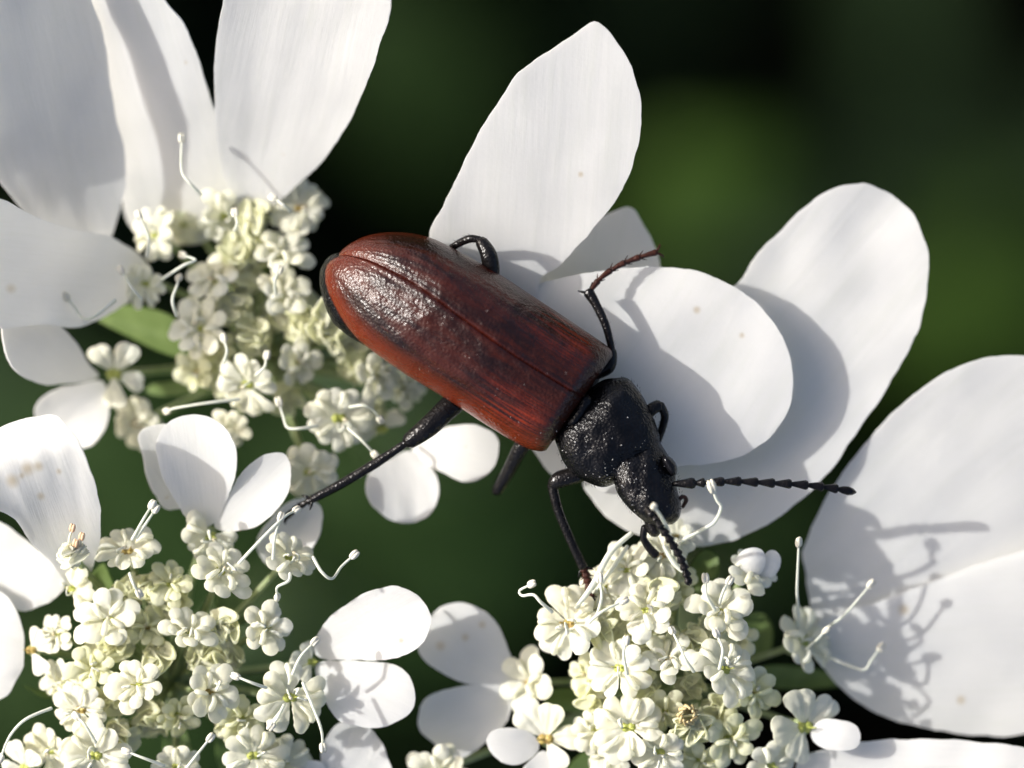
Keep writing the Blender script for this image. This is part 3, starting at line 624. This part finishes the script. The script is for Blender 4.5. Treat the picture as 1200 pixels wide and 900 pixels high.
def elytron(edge, sgn):
    ns_, nv = 130, 60
    su = even(SUT, ns_+1); ed = even(edge, ns_+1); vs, uv, fs = [], [], []
    for i in range(ns_+1):
        s = i/ns_
        H = 1.75*(1-max(0, (s-.35)/.65)**2.6)**.5 if s > .35 else 1.75
        H *= .78+.22*min(1, s/.35)
        H *= (1-(1-min(1, s/.06))**2)*.35+.65
        ze = 1.75-.55*max(0, s-.6)/.4
        for j in range(nv+1):
            v = math.sin(j/nv*math.pi/2)                     # finer rows towards the flank
            x, y = su[i]*(1-v)+ed[i]*v
            # round the front shoulder
            z = ze+H*(1-v**2.15)**.55
            z -= .07*math.exp(-(v/.016)**2)*min(1, H)         # suture groove
            z += .018*math.exp(-((v-.06)/.03)**2)
            z += .006*math.sin(v*math.pi*2*8)*min(1, (1-v)*6)*min(1, (1-s)*5)   # faint ribs
            z += .03*noise.noise(Vector((x/14, y/14, 3)))
            if s > .985: z = ze+(z-ze)*.9
            vs.append(P(x, y, z)); uv.append((s, v if sgn > 0 else v*.82))
    for i in range(ns_):
        for j in range(nv):
            q = (i*(nv+1)+j, i*(nv+1)+j+1, (i+1)*(nv+1)+j+1, (i+1)*(nv+1)+j); fs.append(q if sgn > 0 else q[::-1])
    # the flank turns under the body
    mb = MB(); b = len(vs)
    for i in range(ns_+1):
        e = vs[i*(nv+1)+nv]; c = vs[i*(nv+1)]
        d = Vector((c.x-e.x, c.y-e.y, 0)); d = d.normalized() if d.length > 1e-6 else d
        vs.append(e+Vector((0, 0, -.16))+d*.03); uv.append((i/ns_, 1.0)); vs.append(e+d*.35+Vector((0, 0, -.34))); uv.append((i/ns_, 1.0))
    for i in range(ns_):
        a0, a1 = i*(nv+1)+nv, (i+1)*(nv+1)+nv; k0, k1 = b+i*2, b+(i+1)*2
        for q in ((a0, k0, k1, a1), (k0, k0+1, k1+1, k1)): fs.append(q if sgn > 0 else q[::-1])
    # front wall
    fr = [j for j in range(nv+1)]; c0 = len(vs); fl = []
    for j in fr:
        p = vs[j]; vs.append(Vector((p.x-.12, p.y+.05, 1.3))); uv.append((0, .5)); fl.append(len(vs)-1)
    for j in range(nv):
        q = (fr[j], fl[j], fl[j+1], fr[j+1]); fs.append(q if sgn > 0 else q[::-1])
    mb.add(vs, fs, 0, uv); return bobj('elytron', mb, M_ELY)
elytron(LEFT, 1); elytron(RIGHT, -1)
def dome(mb, outline, z0, H, Hb, step=5, pw=.5, slope=(0, 0), ctr=None, reach=.85, mi=0):
    """a rounded plate swelling from its outline, closed below"""
    pts, fs, B_ = fill(outline, step)
    D = [float(np.min(np.hypot(B_[:, 0]-x, B_[:, 1]-y))) for x, y in pts]; nb = len(B_); D = [0 if d < .05 else d for d in D]; mx = max(D)*reach
    c = ctr or (B_[:, 0].mean(), B_[:, 1].mean()); up, dn = [], []
    for (x, y), d in zip(pts, D):
        k = min(1, d/mx); h = max(0, 1-(1-k)**2)**pw; sl = slope[0]*(x-c[0])/40+slope[1]*(y-c[1])/40
        up.append(P(x, y, z0+sl+H*h)); dn.append(P(x, y, z0+sl-Hb*h-.001))
    n = len(pts); F2 = list(fs)+[tuple(i+n for i in reversed(f)) for f in fs]; ec = set()
    for f in fs:
        for k in range(3): ec.add((f[k], f[(k+1) % 3]))
    for (a, b) in ec:
        if (b, a) not in ec: F2.append((b, a, a+n, b+n))
    mb.add(up+dn, F2, mi)
mb = MB(); dome(mb, [(640,520),(560,486),(470,428),(415,398),(400,387),(390,378),(381,359),(375,336),(375,318),(383,303),(396,296),(420,295),(470,285),(560,325),(640,375),(700,425),(690,470)], 1.15, .8, 1.0, 7, .5)
bobj('abdomen', mb, M_BLACK)
mb = MB(); dome(mb, [(650,512),(655,528),(660,541),(672,556),(690,566),(707,571),(722,566),(740,556),(762,538),(773,517),(769,498),(758,473),(746,454),(735,443),(722,443),(705,446),(682,464),(656,492)], 1.85, .95, .9, 4, .55, (0, -.0))
mb.v = [(x, y, z+.09*noise.noise(Vector((x*1.6, y*1.6, 1)))+.04*noise.noise(Vector((x*4.5, y*4.5, 2)))) for x, y, z in mb.v]
setae(mb, [(668,500,2.2),(657,520,2.1),(662,543,2.1),(690,566,2.1),(722,564,2.2),(745,552,2.5),(770,520,2.1),(766,490,2.1),(746,454,2.1),(728,444,2.1)], .06, 220, .10)
bobj('pronotum', mb, M_BLACK)
mb = MB(); dome(mb, [(682,462),(672,480),(662,497),(675,500),(690,482),(696,468)], 2.4, .3, .3, 4); bobj('scutellum', mb, M_BLACK)
mb = MB(); dome(mb, [(706,548),(718,560),(722,575),(732,590),(745,603),(757,612),(770,616),(784,613),(794,606),(797,594),(795,580),(792,566),(791,550),(786,539),(777,524),(764,508),(738,520)], 1.95, .78, .8, 4, .42, (-.1, .25))
mb.v = [(x, y, z+.12*noise.noise(Vector((x*2.4, y*2.4, 5)))+.05*noise.noise(Vector((x*5, y*5, 2)))) for x, y, z in mb.v]
setae(mb, [(722,570,2.2),(736,592,2.2),(757,610,2.3),(785,612,2.2),(797,594,2.1),(793,560,2.1),(782,532,2.1)], .06, 160, .10)
hd = bobj('head', mb, M_BLACK)
for ol in ([(778,532),(786,536),(793,545),(793,556),(787,558),(780,550),(775,540)], [(731,580),(738,584),(746,594),(747,603),(740,599),(733,590)]):
    mb = MB(); dome(mb, ol, 2.2 if ol[0][0] > 760 else 1.9, .45, .4, 2.5); bobj('eye', mb, M_EYE, hd)
mb = MB(); dome(mb, [(775,583),(788,578),(797,586),(798,600),(793,611),(782,615),(772,606),(770,594)], 2.0, .55, .6, 3, .5); bobj('labrum', mb, M_EYE, hd)
for ol in ([(755,604),(766,606),(774,616),(773,627),(764,629),(757,620)],):
    mb = MB(); dome(mb, ol, 1.6, .35, .4, 3); bobj('mandible', mb, M_LEG, hd)
for L in ([(756,618,1.5),(754,630,1.4),(760,641,1.3),(768,650,1.2)], [(793,588,1.5),(800,582,1.4),(804,586,1.3),(800,594,1.2)]):
    mb = MB(); tube(mb, [P(*p) for p in L], [.12, .10, .12, .14] if L[0][0] < 780 else [.07, .06, .07, .05], 8); bobj('palp', mb, M_TARS if L[0][0] > 780 else M_LEG, hd)
def antenna(pts, w):
    c = catmull([P(*p) for p in pts], 12); d = [0]
    for a, b in zip(c, c[1:]): d.append(d[-1]+(b-a).length)
    lens = [1.25, .55, 1.15, 1, 1, 1, 1, 1, .95, .9, 1.15]; tot = sum(lens); s = 0; root = None
    at = lambda q: Vector([np.interp(q*d[-1], d, [p[k] for p in c]) for k in range(3)])
    for k, l_ in enumerate(lens):
        a, b = at(s/tot), at((s+l_)/tot); s += l_; mb = MB(); v = b-a
        wd = w*(1.15 if k == 0 else 1.0)
        prof = [(0, .45), (.12, .55), (.55, .85), (.82, 1.05), (.95, .9), (1, .55)] if k < 10 else [(0, .45), (.25, .8), (.55, .95), (.8, .75), (.93, .42), (1, .18)]
        tube(mb, [a+v*q for q, _ in prof], [wd*r for _, r in prof], 9, 0, 0)
        o = bobj('antenna' if root is None else 'antenna_segment', mb, M_LEG, root or bt); root = root or o
antenna([(790,567,2.3),(820,566,2.3),(860,564,2.2),(900,566,2.05),(940,568,1.85),(975,572,1.6),(1003,577,1.35)], .138)
antenna([(757,596,2.9),(768,608,3.0),(779,624,2.9),(791,642,2.7),(801,662,2.5),(808,686,2.3)], .135)
def leg(fem, tib, tar, fr, tr, rr, red=False, label=None):
    mb = MB(); tube(mb, [P(*p) for p in fem], fr, 12, 0, 7); setae(mb, fem, min(fr), 60, .09); f = bobj('leg', mb, M_LEG)
    if label: f['label'] = label
    mb = MB(); tube(mb, [P(*p) for p in tib], tr, 10, 0, 7)
    e = P(*tib[-1]); d = (e-P(*tib[-2])).normalized(); sd2 = d.cross(Vector((0, 0, 1)))
    for sg in (-1, 1): tube(mb, [e, e+d*.12+sd2*sg*.16, e+d*.22+sd2*sg*.25], [.05, .04, .012], 6, 0, 2)
    setae(mb, tib, min(tr), 70, .13); t = bobj('tibia', mb, M_LEG, f)
    if tar:
        mb = MB(); c = catmull([P(*p) for p in tar], 14); N = len(c)-1
        for k in range(5):
            i0, i1 = int(k/5*N), int((k+1)/5*N); seg = c[i0:i1+1]
            n_ = len(seg); tube(mb, seg, [rr*(.62+.55*(q/(n_-1))) for q in range(n_)], 8, 0, 0)
            s2 = (seg[-1]-seg[0]).normalized().cross(Vector((0, 0, 1)))
            for sg in (-1, 1): tube(mb, [seg[-1], seg[-1]+s2*sg*rr*1.1+(seg[-1]-seg[0])*.25, seg[-1]+s2*sg*rr*1.7+(seg[-1]-seg[0])*.45], [rr*.4, rr*.22, rr*.06], 5, 0, 2)
        d = (c[-1]-c[-3]).normalized(); s2 = d.cross(Vector((0, 0, 1)))
        for sg in (-1, 1): tube(mb, [c[-1], c[-1]+d*.14+s2*sg*.1, c[-1]+d*.2+s2*sg*.2-Vector((0, 0, .1))], [.05, .04, .015], 6, 0, 3)
        bobj('tarsus', mb, M_TARS if red else M_LEG, t)
leg([(565,450,1.0),(530,474,1.3),(503,499,1.5),(479,517,1.4)], [(479,517,1.4),(440,543,1.2),(400,567,1.0),(366,585,.85)], [(366,585,.85),(350,594,.5),(335,606,.1)], [.24,.34,.32,.24], [.11,.145,.14,.12], .09)
leg([(630,500,1.2),(612,522,1.0),(596,552,.5),(582,576,.1)], [(582,576,.1),(582,572,-.6),(586,560,-1.2)], None, [.2,.24,.2,.15], [.13,.13,.12], .09)
leg([(700,545,1.2),(675,556,1.4),(656,562,1.4),(648,568,1.35)], [(647,568,1.35),(654,598,1.3),(669,634,1.2),(683,664,1.1)], [(683,664,1.1),(688,678,1.0),(692,698,.9)], [.28,.27,.26,.19], [.15,.14,.13,.15], .12, True)
leg([(560,350,1.2),(575,325,1.7),(573,300,1.9),(564,283,1.8)], [(563,281,1.8),(550,280,1.7),(533,288,1.4),(515,302,1.2)], None, [.2,.24,.25,.18], [.10,.12,.11,.10], .09)
leg([(690,440,1.3),(712,430,1.3),(717,412,1.4)], [(717,410,1.4),(710,382,1.4),(699,358,1.35),(690,343,1.25)], [(690,343,1.25),(704,326,1.15),(724,312,1.05),(745,303,1.0),(768,296,.95)], [.2,.22,.15], [.10,.12,.13,.17], .085, True)
leg([(745,505,1.3),(760,483,1.7),(772,475,1.7)], [(774,475,1.7),(779,488,1.5),(774,508,1.3),(765,530,1.0)], None, [.18,.19,.17], [.13,.12,.11,.10], .09)
# pollen and dust on the black front of the body
mb = MB(); pr = random.Random(3)
dg = bpy.context.evaluated_depsgraph_get()
from mathutils.bvhtree import BVHTree
vsx, fsx = [], []
for o in list(bt.children_recursive):
    if o.name.split('.')[0] in ('pronotum', 'head', 'elytron', 'leg', 'tibia', 'labrum'):
        b = len(vsx); vsx += [v.co+BL for v in o.data.vertices]; fsx += [tuple(i+b for i in p.vertices) for p in o.data.polygons]
bv = BVHTree.FromPolygons(vsx, fsx)
def speck(x, y, r):
    q = P(x, y, 3); h = bv.ray_cast(Vector((q.x, q.y, 30)), Vector((0, 0, -1)))
    if h[0] is not None: ball(mb, h[0], r, 5, 3, 0, (1, pr.uniform(.6, 1.2), .6))
for cx, cy, sx, sy, n in ((713,554,14,8,45), (735,566,10,10,50), (742,585,9,9,30), (690,545,18,12,30), (662,522,5,12,18), (745,528,25,20,25), (700,500,30,25,14), (765,605,10,8,20), (560,420,90,60,50), (430,345,40,40,40), (600,510,30,14,26), (480,440,40,18,26)):
    for _ in range(int(n*.55)): speck(pr.gauss(cx, sx), pr.gauss(cy, sy), pr.choice((.007, .009, .012, .018)) if cx > 640 else .009)
o = bobj('pollen_dust', mb, M_DUST); o['kind'] = 'stuff'
